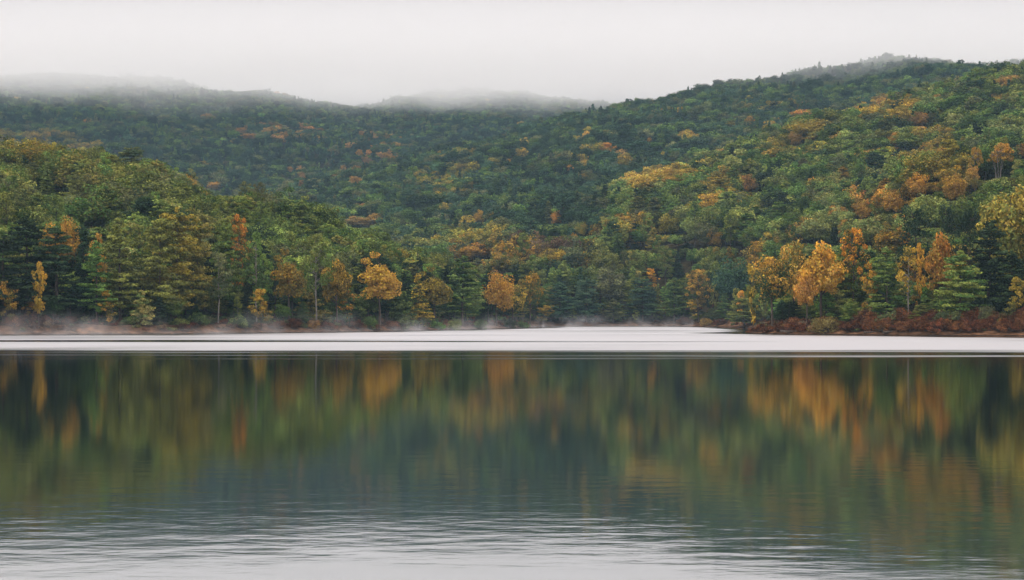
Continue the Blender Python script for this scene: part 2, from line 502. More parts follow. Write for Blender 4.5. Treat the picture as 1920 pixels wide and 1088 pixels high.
def g_vase(rs, H=15, W=9, base=.5, stems=5, n=42, lf=75, size=.45):
    paths = []; cl = []; tips = []
    for k in range(stems):
        az = k / stems * 6.28 + rs.rand(); R = W * .33 * (.5 + .6 * rs.rand())
        top = np.array([R * math.cos(az), R * math.sin(az), H * (.72 + .15 * rs.rand())])
        foot = np.array([.25 * math.cos(az), .25 * math.sin(az), -.6])
        p = bend(rs, foot, top, 6, .05); p[2:4, :2] *= .8
        paths.append((p, np.linspace(.014 * H, .004 * H, 6))); tips.append(top)
    for i in range(n):
        t = rs.rand(); z = H * (base + (1 - base) * (.25 + .75 * t))
        R = W / 2 * math.sqrt(max(.05, 1 - (t - .25) ** 2 / .6)) * rs.rand() ** .45; az = rs.rand() * 6.28
        s = .7 + .5 * rs.rand(); q = (R * math.cos(az), R * math.sin(az), z)
        cl.append((*q, s, s, s * .6, lf, .4 * rs.rand() + .4 * t))
        a = tips[i % stems]
        paths.append((bend(rs, a, q, 3, .05), np.array([.004 * H, .002 * H, .01])))
    return leaves(rs, cl, size, .5), tubes(paths, 5)


def g_sapling(rs, H=8, W=4.4, base=.12, n=17, lf=34, size=.34):
    """a young broadleaf: few rising boughs, each ending in loose flat sprays, lopsided"""
    tp, tr = trunk_path(rs, H * .95, .010 * H, lean=.07)
    cl = []; paths = [(tp, tr)]
    for i in range(n):
        t = rs.rand() ** .8; z0 = H * (base + (.86 - base) * t); az = rs.rand() * 6.28
        Lb = W * .5 * (.45 + .75 * rs.rand()) * (1.1 - .55 * abs(2 * t - .7))
        p0 = on_trunk(tp, z0); rise = .25 + .5 * rs.rand()
        tip = p0 + np.array([math.cos(az) * Lb, math.sin(az) * Lb, rise * Lb])
        paths.append((bend(rs, p0, tip, 4, .08), np.linspace(.004 * H, .008, 4)))
        bc = rs.rand()
        for k in range(4):
            fr = .35 + .75 * rs.rand(); q = p0 + (tip - p0) * fr + rs.normal(size=3) * [.3, .3, .22]
            s = .26 + .42 * rs.rand()
            cl.append((*q, s * 1.3, s * 1.3, s * .5, lf, np.clip(.5 * bc + .25 * t + .3 * rs.rand(), 0, 1)))
    return leaves(rs, cl, size, .7), tubes(paths, 5)


def g_shrub(rs, H=2.2, W=3.4, n=26, lf=60, size=.3):
    cl = []; paths = []
    for i in range(n):
        d = rsphere(rs, 1)[0]; d[2] = abs(d[2]); rr = .45 + .5 * rs.rand()
        q = np.array([d[0] * W / 2 * rr, d[1] * W / 2 * rr, .15 + d[2] * H * .85 * rr]); s = .3 + .3 * rs.rand()
        cl.append((*q, s * 1.15, s * 1.15, s * .8, lf, rs.rand()))
        paths.append((bend(rs, (q[0] * .15, q[1] * .15, -.3), q + d * .25, 4, .1), np.linspace(.035, .008, 4)))
    return leaves(rs, cl, size, .4, .9, .35), tubes(paths, 4)


PROTO = {}        # kind -> list of (crown mesh, trunk mesh, H, W)


def proto(kind, fn, H, W, variants, bark=BARK, **kw):
    for k in range(variants):
        rs = np.random.RandomState(sum(map(ord, kind)) * 7 + k)
        (V, Fc, LV, CV), (tv, tf) = fn(rs, H=H, W=W, **kw)
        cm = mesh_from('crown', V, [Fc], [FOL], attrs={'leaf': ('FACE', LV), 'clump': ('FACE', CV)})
        tm = mesh_from('trunk', tv, [tf], [bark], smooth=True)
        w = np.percentile(np.hypot(V[:, 0], V[:, 1]), 97) * 2
        PROTO.setdefault(kind, []).append((cm, tm, V[:, 2].max(), w))


proto('maple', g_broad, 16, 10, 4, base=.1, n=84, lf=85)
proto('oak', g_broad, 14, 12, 3, base=.12, n=80, lf=85, flat=.8, cr=.95)
proto('pine', g_layer, 20, 9, 4)
proto('layered', g_layer, 18, 12, 3, base=.16, prof=.42, tier=1.25, br=6, pad=.26, lf=50, irr=.3)
proto('spruce', g_spruce, 16, 6, 3)
proto('birch', g_slim, 17, 5.5, 3, bark=PALE)
proto('tall', g_slim, 19, 6.5, 3, base=.34, n=60, lf=75, cr=.95)
proto('umbrella', g_umbrella, 15, 8, 3)
proto('vase', g_vase, 15, 9, 2, bark=PALE)
proto('sapling', g_sapling, 8, 4.4, 5)
proto('low', g_layer, 8, 9, 2, base=.06, prof=.7, tier=.8, br=6, size=.38, lf=45)
proto('shrub', g_shrub, 2.2, 3.4, 4, n=44, lf=80, size=.2)
WORD = {'maple': 'broadleaf tree', 'oak': 'round-crowned tree', 'pine': 'layered pine', 'layered': 'wide-boughed tree', 'spruce': 'conical spruce',
        'birch': 'slender birch-like tree', 'tall': 'tall narrow tree', 'umbrella': 'bare-trunked pine', 'vase': 'many-stemmed tree', 'sapling': 'small young tree',
        'low': 'low spreading tree', 'shrub': 'shrub'}
NAME = {'maple': 'broadleaf_tree', 'oak': 'broadleaf_tree', 'pine': 'pine_tree', 'layered': 'broadleaf_tree', 'spruce': 'spruce_tree', 'birch': 'birch_tree',
        'tall': 'broadleaf_tree', 'umbrella': 'pine_tree', 'vase': 'birch_tree', 'sapling': 'young_tree', 'low': 'broadleaf_tree', 'shrub': 'shrub'}

PAL = {   # name: (tint, tint2, words)
    'deep': ((.017, .034, .020), (.045, .075, .032), 'dark green'),
    'bluegreen': ((.026, .058, .036), (.07, .125, .058), 'bluish green'),
    'green': ((.050, .095, .027), (.14, .21, .048), 'green'),
    'leaf': ((.076, .122, .03), (.205, .25, .055), 'fresh green'),
    'light': ((.14, .19, .055), (.29, .31, .085), 'light green'),
    'olive': ((.093, .118, .029), (.235, .24, .054), 'olive green'),
    'dull': ((.075, .095, .042), (.16, .17, .062), 'dull green'),
    'gold': ((.13, .14, .035), (.38, .28, .045), 'golden olive'),
    'yellow': ((.26, .21, .04), (.50, .34, .05), 'yellow'),
    'amber': ((.13, .115, .03), (.46, .285, .042), 'amber and green'),
    'orange': ((.34, .21, .045), (.58, .285, .046), 'orange'),
    'bright': ((.34, .22, .04), (.60, .31, .045), 'bright orange'),
    'twotone': ((.055, .09, .03), (.48, .24, .03), 'green tree turning orange'),
    'yelltone': ((.055, .082, .028), (.42, .29, .04), 'green tree turning yellow'),
    'rust': ((.22, .15, .055), (.45, .25, .06), 'dull orange'),
    'brown': ((.10, .075, .045), (.16, .11, .06), 'grey brown'),
    'redbrown': ((.055, .025, .014), (.15, .062, .026), 'red-brown'),
    'russet': ((.10, .045, .02), (.22, .095, .036), 'russet'),
    'straw': ((.13, .10, .03), (.22, .18, .06), 'straw-coloured'),
}
for k_ in ('twotone', 'yelltone'):
    PAL[k_] = (PAL[k_][0], PAL[k_][1], {'twotone': 'green and orange', 'yelltone': 'green and yellow'}[k_])


def jit(c, rs, a=.14):
    g = 1 + a * rs.normal()
    return tuple(float(np.clip(x * g * (1 + .06 * rs.normal()), .004, .8)) for x in c)


# ------------------------------------------------------------------ trees the photograph singles out
# kind, u, v of the top, crown width in px, distance ('s', metres inland from the shore) or ('h', tree height on the hillside), palette, label, short reference
HERO = [
    # left shore, front to back
    ('pine', 8, 440, 120, ('s', 9), 'deep', 'dark layered pine at the left edge of the picture beside the shore', 'leftmost dark pine'),
    ('pine', 52, 402, 120, ('s', 17), 'deep', 'tall dark pine standing behind the narrow amber sapling', 'tall dark shore pine'),
    ('sapling', 74, 490, 30, ('s', 5), 'bright', 'narrow amber sapling glowing against the dark pines', 'narrow amber sapling'),
    ('pine', 104, 424, 105, ('s', 11), 'deep', 'broad dark pine just right of the narrow amber sapling', 'broad dark pine'),
    ('spruce', 158, 418, 48, ('s', 14), 'deep', 'near black pointed spruce below the orange hillside crown', 'near black spruce'),
    ('oak', 122, 404, 66, ('s', 52), 'orange', 'round rusty orange tree rising above the dark shore pines', 'round rusty orange crown'),
    ('sapling', 178, 436, 40, ('s', 36), 'bright', 'thin orange top showing beside the near black spruce', 'thin orange top'),
    ('sapling', 20, 526, 42, ('s', 4.5), 'amber', 'low orange spray of leaves by the shore under the leftmost pine', 'low orange spray'),
    ('pine', 226, 408, 84, ('s', 10), 'olive', 'olive pine with a thin bare trunk above the misty bank', 'olive pine'),
    ('sapling', 202, 543, 36, ('s', 5), 'amber', 'small amber tree low in front of the olive pine trunk', 'small amber shore tree'),
    ('low', 266, 543, 46, ('s', 5), 'light', 'low light green tree between the olive pine and the yellow-green giant', 'low light green tree'),
    ('pine', 182, 450, 60, ('s', 8), 'green', 'green pine between the near black spruce and the olive pine', 'green shore pine'),
    ('layered', 328, 388, 126, ('s', 15), 'gold', 'huge yellow-green tree with shelving boughs and a pale trunk foot', 'yellow-green giant'),
    ('layered', 300, 408, 90, ('s', 9), 'olive', 'olive tree of flat boughs crowding the yellow-green giant', 'flat-boughed olive tree'),
    ('layered', 368, 405, 80, ('s', 19), 'olive', 'pale olive crown at the back of the yellow-green giant', 'pale olive crown'),
    ('birch', 409, 470, 50, ('s', 9), 'dull', 'dull green tree with reddish tips and a bare pale trunk', 'dull reddish-tipped tree'),
    ('pine', 424, 416, 66, ('s', 21), 'leaf', 'fresh green pine with a patch of orange leaves beside it', 'fresh green pine'),
    ('tall', 446, 400, 44, ('s', 30), 'twotone', 'tall tree with hanging orange patches at its right side', 'orange-patched tall tree'),
    ('birch', 481, 432, 50, ('s', 10), 'green', 'tall green tree with a long pale trunk behind the shore sapling', 'long pale trunk'),
    ('sapling', 490, 541, 46, ('s', 4), 'amber', 'amber sapling standing right at the water in the mist', 'amber sapling in the mist'),
    ('maple', 542, 464, 58, ('s', 9), 'amber', 'amber topped tree with green lower boughs near the shore', 'amber topped tree'),
    ('birch', 594, 436, 60, ('s', 8), 'leaf', 'tall green tree with a straight bare trunk rising from the bank', 'straight bare trunk'),
    ('maple', 632, 485, 50, ('s', 9), 'amber', 'amber tree leaning over a thin trunk left of the orange maple', 'leaning amber tree'),
    ('sapling', 656, 535, 52, ('s', 6), 'twotone', 'low amber boughs sweeping sideways below the leaning tree', 'sweeping amber boughs'),
    ('maple', 712, 470, 70, ('s', 9), 'bright', 'large orange maple with a pale trunk on the left shore', 'large orange maple'),
    ('low', 755, 545, 52, ('s', 5), 'green', 'bushy green tree hiding the foot of the large orange maple', 'bushy green tree'),
    ('spruce', 786, 512, 46, ('s', 7), 'yelltone', 'yellow-green conical tree left of the hanging amber tree', 'yellow-green cone'),
    ('maple', 815, 498, 58, ('s', 10), 'amber', 'tree with flat amber top and hanging amber sprays', 'hanging amber tree'),
    ('pine', 868, 478, 72, ('s', 12), 'green', 'tall soft green pine between two amber trees of the point', 'soft green pine'),
    ('oak', 932, 505, 54, ('s', 9), 'bright', 'brilliant orange tree near the tip of the left point', 'brilliant orange tree'),
    ('maple', 962, 528, 46, ('s', 8), 'yelltone', 'green tree flecked yellow beside the brilliant orange tree', 'yellow-flecked tree'),
    ('maple', 994, 508, 44, ('s', 6), 'twotone', 'brownish orange topped tree at the tip of the left point', 'point-tip tree'),
    ('sapling', 1018, 572, 34, ('s', 2.5), 'amber', 'low amber bush-like tree hanging over the water off the point', 'overhanging amber tree'),
    # left hill
    ('oak', 404, 340, 30, ('h', 13), 'bright', 'bright orange tree on the skyline of the left hill', 'skyline orange tree'),
    ('spruce', 426, 352, 26, ('h', 12), 'deep', 'dark conifer just right of the skyline orange tree', 'dark skyline conifer'),
    ('oak', 172, 342, 92, ('h', 17), 'leaf', 'large domed green tree high on the left hillside', 'large domed green tree'),
    ('spruce', 88, 302, 34, ('h', 14), 'light', 'light green pointed tree high on the left hill', 'light pointed tree'),
    ('maple', 675, 404, 52, ('h', 13), 'rust', 'rust-red tree with thin bare stems on the hill shoulder', 'rust-red hill tree'),
    ('maple', 900, 455, 46, ('h', 12), 'orange', 'orange tree on the low ridge above the left point', 'low ridge orange tree'),
    ('oak', 868, 462, 36, ('h', 12), 'amber', 'amber tree at the left end of the orange ridge', 'ridge-end amber tree'),
    ('maple', 940, 474, 40, ('h', 12), 'gold', 'golden tree behind the brilliant orange point tree', 'golden ridge tree'),
    # far shore
    ('spruce', 1191, 457, 34, ('s', 70), 'deep', 'dark spruce spire rising above the far shore trees', 'dark spruce spire'),
    ('spruce', 1288, 455, 30, ('s', 60), 'deep', 'right one of the two dark spruces above the far shore', 'right dark spruce'),
    ('spruce', 1270, 470, 26, ('s', 40), 'deep', 'slim dark spruce next to the pale tall poplar-like tree', 'slim dark spruce'),
    ('tall', 1247, 460, 36, ('s', 32), 'olive', 'pale yellow-green poplar-like tree above the far shore', 'pale poplar-like tree'),
    ('sapling', 1223, 503, 24, ('s', 30), 'bright', 'small vivid orange tree left of the pale poplar-like tree', 'small vivid orange tree'),
    ('pine', 1264, 520, 52, ('s', 5), 'green', 'leaning cone-shaped green pine at the far shore waterline', 'cone-shaped far pine'),
    ('layered', 1050, 528, 54, ('s', 5), 'bluegreen', 'wide blue-green tree at the left end of the far shore', 'wide blue-green tree'),
    ('layered', 1098, 520, 60, ('s', 6), 'bluegreen', 'blue-green shelving tree in the middle of the far shore', 'shelving far tree'),
    ('spruce', 1088, 500, 26, ('s', 14), 'bluegreen', 'slim upright green spire behind the shelving far tree', 'slim green spire'),
    ('maple', 1145, 500, 60, ('s', 12), 'dull', 'dull green rounded tree on the far shore', 'dull rounded tree'),
    ('pine', 1150, 560, 36, ('s', 4), 'dull', 'small brownish green pine at the far waterline', 'small brownish pine'),
    ('layered', 1205, 520, 58, ('s', 6), 'bluegreen', 'blue-green tree left of the cone-shaped far pine', 'blue-green neighbour'),
    ('tall', 1310, 504, 44, ('s', 7), 'amber', 'amber and green tree where the far shore meets the right bank', 'amber corner tree'),
    ('sapling', 1300, 560, 32, ('s', 4), 'amber', 'low orange tree at the right end of the far shore', 'low orange corner tree'),
    ('oak', 1368, 478, 74, ('s', 22), 'bluegreen', 'big rounded grey-green tree behind the right point', 'big grey-green tree'),
    # right bank
    ('layered', 1396, 556, 66, ('s', 4), 'leaf', 'spreading green tree leaning over the water at the right point', 'point-leaning tree'),
    ('sapling', 1386, 544, 26, ('s', 6), 'bright', 'small orange-topped tree at the right point', 'small orange point tree'),
    ('maple', 1448, 477, 68, ('s', 10), 'yelltone', 'yellow-topped green tree on the right point', 'yellow-topped tree'),
    ('sapling', 1412, 492, 26, ('s', 12), 'amber', 'thin orange tree left of the yellow-topped tree', 'thin orange tree'),
    ('oak', 1488, 446, 60, ('s', 40), 'gold', 'golden orange round crown behind the right bank trees', 'golden round crown'),
    ('maple', 1540, 451, 74, ('s', 12), 'bright', 'tall orange maple with a long grey trunk on the right bank', 'tall orange maple'),
    ('maple', 1512, 505, 44, ('s', 8), 'orange', 'drooping orange boughs under the tall orange maple', 'drooping orange boughs'),
    ('tall', 1602, 426, 52, ('s', 22), 'twotone', 'tall tree orange at the top and green below', 'orange-over-green tree'),
    ('maple', 1526, 409, 56, ('h', 14), 'light', 'pale green feathery tree on the slope above the tall maple', 'pale feathery tree'),
    ('spruce', 1562, 425, 22, ('h', 10), 'deep', 'tiny dark spruce between two pale green trees', 'tiny dark spruce'),
    ('maple', 1632, 402, 60, ('h', 15), 'light', 'light green tree above the orange-over-green tree', 'light green slope tree'),
    ('sapling', 1626, 505, 34, ('s', 7), 'amber', 'orange sprays in front of the dark layered tree on the right bank', 'orange sprays'),
    ('pine', 1662, 462, 62, ('s', 9), 'green', 'green layered pine left of the yellow birch', 'green layered bank pine'),
    ('maple', 1665, 414, 52, ('h', 15), 'amber', 'amber crown with pale stems on the slope above the bank', 'amber slope crown'),
    ('birch', 1703, 458, 46, ('s', 7), 'yelltone', 'yellowing birch with a long pale trunk on the right bank', 'yellowing birch'),
    ('sapling', 1726, 454, 24, ('s', 11), 'bright', 'orange top just right of the yellowing birch', 'orange top'),
    ('umbrella', 1716, 380, 76, ('s', 66), 'deep', 'largest dark bare-trunked pine on the right slope', 'largest dark pine'),
    ('umbrella', 1776, 376, 38, ('s', 66), 'deep', 'middle dark pine of three on the right slope with a thin trunk', 'middle dark pine'),
    ('umbrella', 1816, 386, 46, ('s', 62), 'deep', 'right dark pine of three on the right slope', 'right dark pine'),
    ('oak', 1740, 362, 76, ('h', 14), 'light', 'wide light green crown behind the three dark pines', 'wide light green crown'),
    ('oak', 1800, 366, 70, ('h', 14), 'leaf', 'fresh green crown above the right dark pine', 'fresh green slope crown'),
    ('maple', 1762, 434, 56, ('s', 32), 'orange', 'faded orange tree below the middle dark pine', 'faded orange tree'),
    ('layered', 1800, 468, 88, ('s', 8), 'leaf', 'bright green shelving tree above the russet bank', 'bright shelving tree'),
    ('pine', 1850, 412, 92, ('s', 18), 'deep', 'tall dark green pine right of the bright shelving tree', 'tall dark bank pine'),
    ('maple', 1892, 346, 110, ('s', 34), 'gold', 'towering golden tree at the right edge above the dark pines', 'towering golden tree'),
    ('sapling', 1912, 518, 44, ('s', 7), 'amber', 'orange sprays at the right edge above the russet bank', 'right edge orange sprays'),
    ('pine', 1900, 470, 70, ('s', 12), 'deep', 'dark green pine at the right edge behind the orange sprays', 'right edge dark pine'),
    # right hillside
    ('oak', 1676, 352, 38, ('h', 12), 'orange', 'rounded rust orange tree on the right hillside above the light crowns', 'rounded orange hill tree'),
    ('oak', 1613, 374, 34, ('h', 12), 'orange', 'small rounded orange tree below the rust orange hill tree', 'small rounded orange tree'),
    ('oak', 1720, 322, 40, ('h', 12), 'orange', 'orange crown at the left end of the golden hillside cluster', 'cluster-end orange crown'),
    ('oak', 1756, 288, 50, ('h', 13), 'amber', 'amber crown at the upper left of the golden hillside cluster', 'upper amber crown'),
    ('maple', 1795, 285, 50, ('h', 13), 'gold', 'golden crown at the top of the hillside cluster', 'top golden crown'),
    ('maple', 1778, 310, 44, ('h', 12), 'amber', 'amber crown in the middle of the golden hillside cluster', 'middle amber crown'),
    ('oak', 1790, 324, 44, ('h', 12), 'orange', 'deep orange crown at the bottom of the golden hillside cluster', 'bottom orange crown'),
    ('oak', 1820, 306, 30, ('h', 12), 'rust', 'round rust crown under the slim pale-stemmed tree', 'round rust crown'),
    ('vase', 1829, 275, 26, ('h', 15), 'orange', 'slim pale-stemmed tree with a small orange crown', 'slim pale-stemmed tree'),
    ('vase', 1874, 267, 46, ('h', 16), 'orange', 'vase-shaped tree with several pale stems and an orange crown', 'vase-shaped tree'),
    ('maple', 1918, 264, 32, ('h', 13), 'bright', 'brilliant yellow-orange tree at the right edge on the hillside', 'right edge hill tree'),
    ('maple', 1698, 248, 44, ('h', 14), 'leaf', 'big domed green tree on the upper right hill', 'upper domed tree'),
    ('oak', 1678, 246, 26, ('h', 12), 'orange', 'orange tree hugging the big domed tree on the upper right hill', 'upper orange tree'),
    ('oak', 1722, 208, 34, ('h', 12), 'rust', 'purple-brown tree high on the right ridge', 'purple-brown ridge tree'),
    # middle hills
    ('oak', 897, 392, 18, ('h', 13), 'yellow', 'lone yellow-orange tree standing out on the middle hill', 'lone yellow hill tree'),
    ('oak', 1044, 394, 20, ('h', 11), 'orange', 'lone orange tree on the dark green middle slope', 'lone orange slope tree'),
    ('oak', 1090, 414, 22, ('h', 11), 'gold', 'small golden crown below the lone orange slope tree', 'small golden crown'),
    ('oak', 1255, 400, 40, ('h', 14), 'gold', 'tall golden oval tree on the slope above the far shore', 'golden oval tree'),
    ('oak', 1340, 428, 26, ('h', 11), 'orange', 'orange crown on the slope above the big grey-green tree', 'slope orange crown'),
    ('oak', 1405, 325, 28, ('h', 13), 'rust', 'pointed tan tree on the middle right ridge', 'pointed tan tree'),
    ('oak', 1492, 246, 22, ('h', 12), 'rust', 'rust-coloured round tree on the upper slope', 'upper rust tree'),
]


class Tree:
    pass


def hit_slope(u, vtop, Ht):
    Y = np.arange(shore_Y(u) + 6, 2600, 2.0); X = (u - 960) * Y / F
    g = height(X, Y); h = CAMH + (HZ - vtop) * Y / F - g
    vis = (g + Ht * .6 - CAMH) / Y > np.maximum.accumulate((g - CAMH) / Y) - .002
    e = np.abs(h - Ht) + np.where(vis, 0, 100)
    ok = np.where((h <= Ht) & vis)[0]
    k = ok[0] if len(ok) else int(np.argmin(e))
    return Y[k]


trees = []
for (kind, u, v, wpx, (mode, val), pal, label, ref) in HERO:
    Y = shore_Y(u) + val if mode == 's' else hit_slope(u, v, val)
    X = (u - 960) * Y / F
    g = float(height(np.array([X]), np.array([Y]))[0])
    t = Tree(); t.kind = kind; t.X = X; t.Y = Y; t.g = g
    t.H = CAMH + (HZ - v) * Y / F - g; t.W = wpx * Y / F * 1.08
    if mode == 'h' and not (.7 * val < t.H < 1.5 * val): t.H = val
    t.H = max(t.H, 2.5)
    t.pal = pal; t.label = label; t.ref = ref; t.hero = True
    trees.append(t)


def box(t):
    s = F / t.Y
    uc = 960 + t.X * s; vt = HZ - (t.g + t.H - CAMH) * s; vb = HZ - (t.g + t.H * .25 - CAMH) * s
    return uc - t.W * s / 2, vt, uc + t.W * s / 2, vb


HB = np.array([box(t) for t in trees]); HY = np.array([t.Y for t in trees])

# ------------------------------------------------------------------ the rest of the forest
PATCH = [  # u, v, radius u, radius v, palette, chance: the coloured drifts on the hills
    (1735, 285, 90, 60, 'gold', .3), (1660, 200, 60, 22, 'yellow', .5), (1560, 245, 60, 18, 'yellow', .35), (1480, 275, 60, 18, 'gold', .35),
    (1230, 332, 60, 16, 'yellow', .7), (1275, 328, 30, 14, 'yellow', .7), (1200, 350, 30, 16, 'amber', .6), (1370, 345, 40, 26, 'gold', .6), (1330, 365, 25, 20, 'yellow', .6),
    (1180, 430, 70, 26, 'gold', .4), (1180, 415, 40, 12, 'amber', .5), (1400, 460, 70, 18, 'amber', .5), (1100, 445, 40, 15, 'amber', .5), (1050, 480, 130, 14, 'amber', .45),
    (1080, 300, 14, 14, 'yellow', .6), (1290, 252, 16, 12, 'yellow', .6), (1440, 190, 60, 14, 'gold', .25), (1500, 205, 20, 14, 'orange', .4), (870, 300, 60, 20, 'gold', .2),
    (840, 340, 60, 30, 'gold', .25), (900, 430, 60, 25, 'gold', .35), (700, 275, 60, 30, 'rust', .18), (520, 245, 80, 20, 'rust', .2), (600, 330, 80, 30, 'rust', .12),
    (920, 465, 80, 25, 'amber', .5), (1000, 465, 60, 20, 'brown', .5), (1060, 462, 50, 16, 'brown', .5), (60, 270, 130, 26, 'gold', .75), (230, 325, 90, 18, 'olive', .6), (300, 355, 180, 30, 'dull', .4),
    (1700, 320, 120, 50, 'amber', .25), (1640, 390, 80, 40, 'orange', .2), (1590, 410, 60, 40, 'light', .5), (1740, 375, 120, 40, 'light', .5), (1880, 420, 60, 60, 'gold', .4),
    (1420, 480, 60, 25, 'amber', .4), (1500, 450, 60, 30, 'amber', .4), (1860, 170, 60, 20, 'gold', .2), (1890, 185, 30, 15, 'amber', .2), (500, 420, 250, 40, 'leaf', .4),
    (1740, 260, 60, 40, 'rust', .06), (650, 440, 150, 30, 'leaf', .5), (860, 480, 150, 36, 'olive', .5), (1160, 490, 140, 16, 'olive', .7), (1090, 500, 80, 14, 'light', .3),
]


def choose(u, v, Y, X, rs):
    for (pu, pv, ru, rv, pal, ch) in PATCH:
        if ((u - pu) / ru) ** 2 + ((v - pv) / rv) ** 2 < 1 and rs.rand() < ch: return pal
    warm = vnoise(X * .013 + 5, Y * .013)
    r = rs.rand()
    wp = (.01 + .07 * max(0, warm - .45)) * (.35 if Y > 1450 else 1.0)
    if u > 800 and 500 < Y < 1300: wp *= 1.6
    if r < wp: return ['gold', 'orange', 'yellow', 'amber', 'rust', 'gold', 'amber'][rs.randint(7)]
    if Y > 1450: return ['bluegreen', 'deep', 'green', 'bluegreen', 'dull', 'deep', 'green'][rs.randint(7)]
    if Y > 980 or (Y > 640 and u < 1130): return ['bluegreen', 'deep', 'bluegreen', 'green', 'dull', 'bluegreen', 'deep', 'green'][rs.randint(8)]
    if Y > 640: return ['green', 'leaf', 'green', 'leaf', 'green', 'light', 'olive', 'green', 'dull', 'deep'][rs.randint(10)]
    return ['green', 'leaf', 'leaf', 'olive', 'olive', 'leaf', 'dull', 'light', 'green', 'deep'][rs.randint(10)]


def scatter(y0, y1, sp, rs):
    ys = np.arange(y0, y1, sp); P = []
    for k, y in enumerate(ys):
        w = .42 * y + 25
        xs = np.arange(-w, w, sp) + (k % 2) * sp / 2
        P.append(np.stack([xs, np.full(len(xs), y)], 1))
    P = np.concatenate(P)
    return P + (rs.rand(*P.shape) - .5) * sp * .95


P = np.concatenate([scatter(236, 480, 5.2, RS), scatter(480, 760, 6.2, RS), scatter(760, 1200, 7.8, RS), scatter(1200, 2520, 8.8, RS)])
ds = inland(P[:, 0], P[:, 1]); P = P[ds > 5]; ds = ds[ds > 5]
G = height(P[:, 0], P[:, 1])
vis = (G + 17 - CAMH) / P[:, 1] > ray_runmax(P[:, 0], P[:, 1]) - .004
P, ds, G = P[vis], ds[vis], G[vis]
rs = np.random.RandomState(3)
for (x, y), d, g in zip(P, ds, G):
    t = Tree(); t.X, t.Y, t.g = float(x), float(y), float(g); t.hero = False; t.label = None
    u = 960 + x * F / y
    con = vnoise(x * .02 + 31, y * .02 + 7)                      # conifer stands
    r = rs.rand()
    if y < 700:
        front = d < 24
        if front: t.kind = ['pine', 'layered', 'pine', 'tall', 'maple', 'layered', 'birch', 'spruce', 'low'][rs.randint(9)]
        else: t.kind = ['maple', 'oak', 'maple', 'layered', 'oak', 'oak', 'tall', 'maple'][rs.randint(8)]
        t.H = {'pine': 17, 'layered': 15, 'tall': 16, 'maple': 14, 'oak': 13, 'birch': 15, 'spruce': 13, 'low': 7}[t.kind] * (.78 + .4 * rs.rand())
        if front: t.H *= .92
        t.W = t.H * {'pine': .45, 'layered': .6, 'tall': .36, 'maple': .62, 'oak': .8, 'birch': .33, 'spruce': .34, 'low': 1.0}[t.kind] * (.85 + .3 * rs.rand())
        if u > 1005 and u < 1340 and y > 520 and d < 60: t.H *= 1.12
    else:
        t.kind = 'spruce' if (con > .6 and r < .4) or r < .05 else ('tall' if r < .16 else ('maple' if r < .45 else 'oak'))
        t.H = {'spruce': 14, 'maple': 13, 'oak': 12, 'tall': 14}[t.kind] * (.8 + .35 * rs.rand())
        t.W = t.H * {'spruce': .45, 'maple': .78, 'oak': .95, 'tall': .5}[t.kind] * (.85 + .5 * rs.rand())
    sz = math.exp((.2 if y > 640 else .12) * rs.normal()) if d > 24 else 1.0
    t.H *= min(1.3, sz) ** .6; t.W *= sz
    v = HZ - (t.g + t.H * .75 - CAMH) * F / y
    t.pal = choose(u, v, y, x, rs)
    if t.kind == 'spruce' and t.pal in ('gold', 'yellow', 'amber', 'orange', 'rust', 'light', 'leaf'): t.kind = 'maple'; t.W = t.H * .65
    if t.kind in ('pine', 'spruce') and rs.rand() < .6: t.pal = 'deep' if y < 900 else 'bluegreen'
    if y < 700 and d < 22 and t.pal in ('gold', 'yellow', 'amber', 'orange', 'rust', 'brown') and rs.rand() < .6: t.pal = 'green'
    if u < 180 and d < 24 and rs.rand() < .7: t.pal = 'deep'
    # leave the singled-out trees in view and room to stand
    b = box(t)
    ov = np.clip(np.minimum(b[2], HB[:, 2]) - np.maximum(b[0], HB[:, 0]), 0, None) * np.clip(np.minimum(b[3], HB[:, 3]) - np.maximum(b[1], HB[:, 1]), 0, None)
    ar = (HB[:, 2] - HB[:, 0]) * (HB[:, 3] - HB[:, 1])
    hit = (ov / ar > .10) & (HY > y)
    if np.any(hit):
        vmax = float(HB[hit, 3].max()) - 2                        # stay below the crowns behind
        H2 = CAMH + (HZ - vmax) * y / F - t.g
        if H2 < 2.0: continue
        t.W *= max(.6, min(1.0, H2 / t.H)); t.H = min(t.H, H2)
    if any(abs(t.X - h.X) < 2.2 and abs(t.Y - h.Y) < 2.2 for h in trees[:len(HERO)]): continue
    trees.append(t)

# how much of each tree shows: a front to back count in a coarse copy of the frame
order = sorted(range(len(trees)), key=lambda i: trees[i].Y)
buf = np.zeros((1088 // 2, 1920 // 2), bool)
for i in order:
    t = trees[i]; x0, y0, x1, y1 = [q / 2 for q in box(t)]
    cx, cy, rx, ry = (x0 + x1) / 2, (y0 + y1) / 2, max((x1 - x0) / 2, .6), max((y1 - y0) / 2, .6)
    a0, a1, b0, b1 = max(0, int(cx - rx)), min(960, int(cx + rx) + 1), max(0, int(cy - ry)), min(544, int(cy + ry) + 1)
    t.show = 0
    if a1 <= a0 or b1 <= b0: continue
    yy, xx = np.mgrid[b0:b1, a0:a1]
    m = ((xx + .5 - cx) / rx) ** 2 + ((yy + .5 - cy) / ry) ** 2 < 1
    sub = buf[b0:b1, a0:a1]
    t.show = int((m & ~sub).sum()); sub |= m
NTREES = 296
pool = sorted([t for t in trees if not t.hero], key=lambda t: -t.show)
single = [t for t in trees if t.hero] + pool[:NTREES - len(HERO)]
mass = pool[NTREES - len(HERO):]

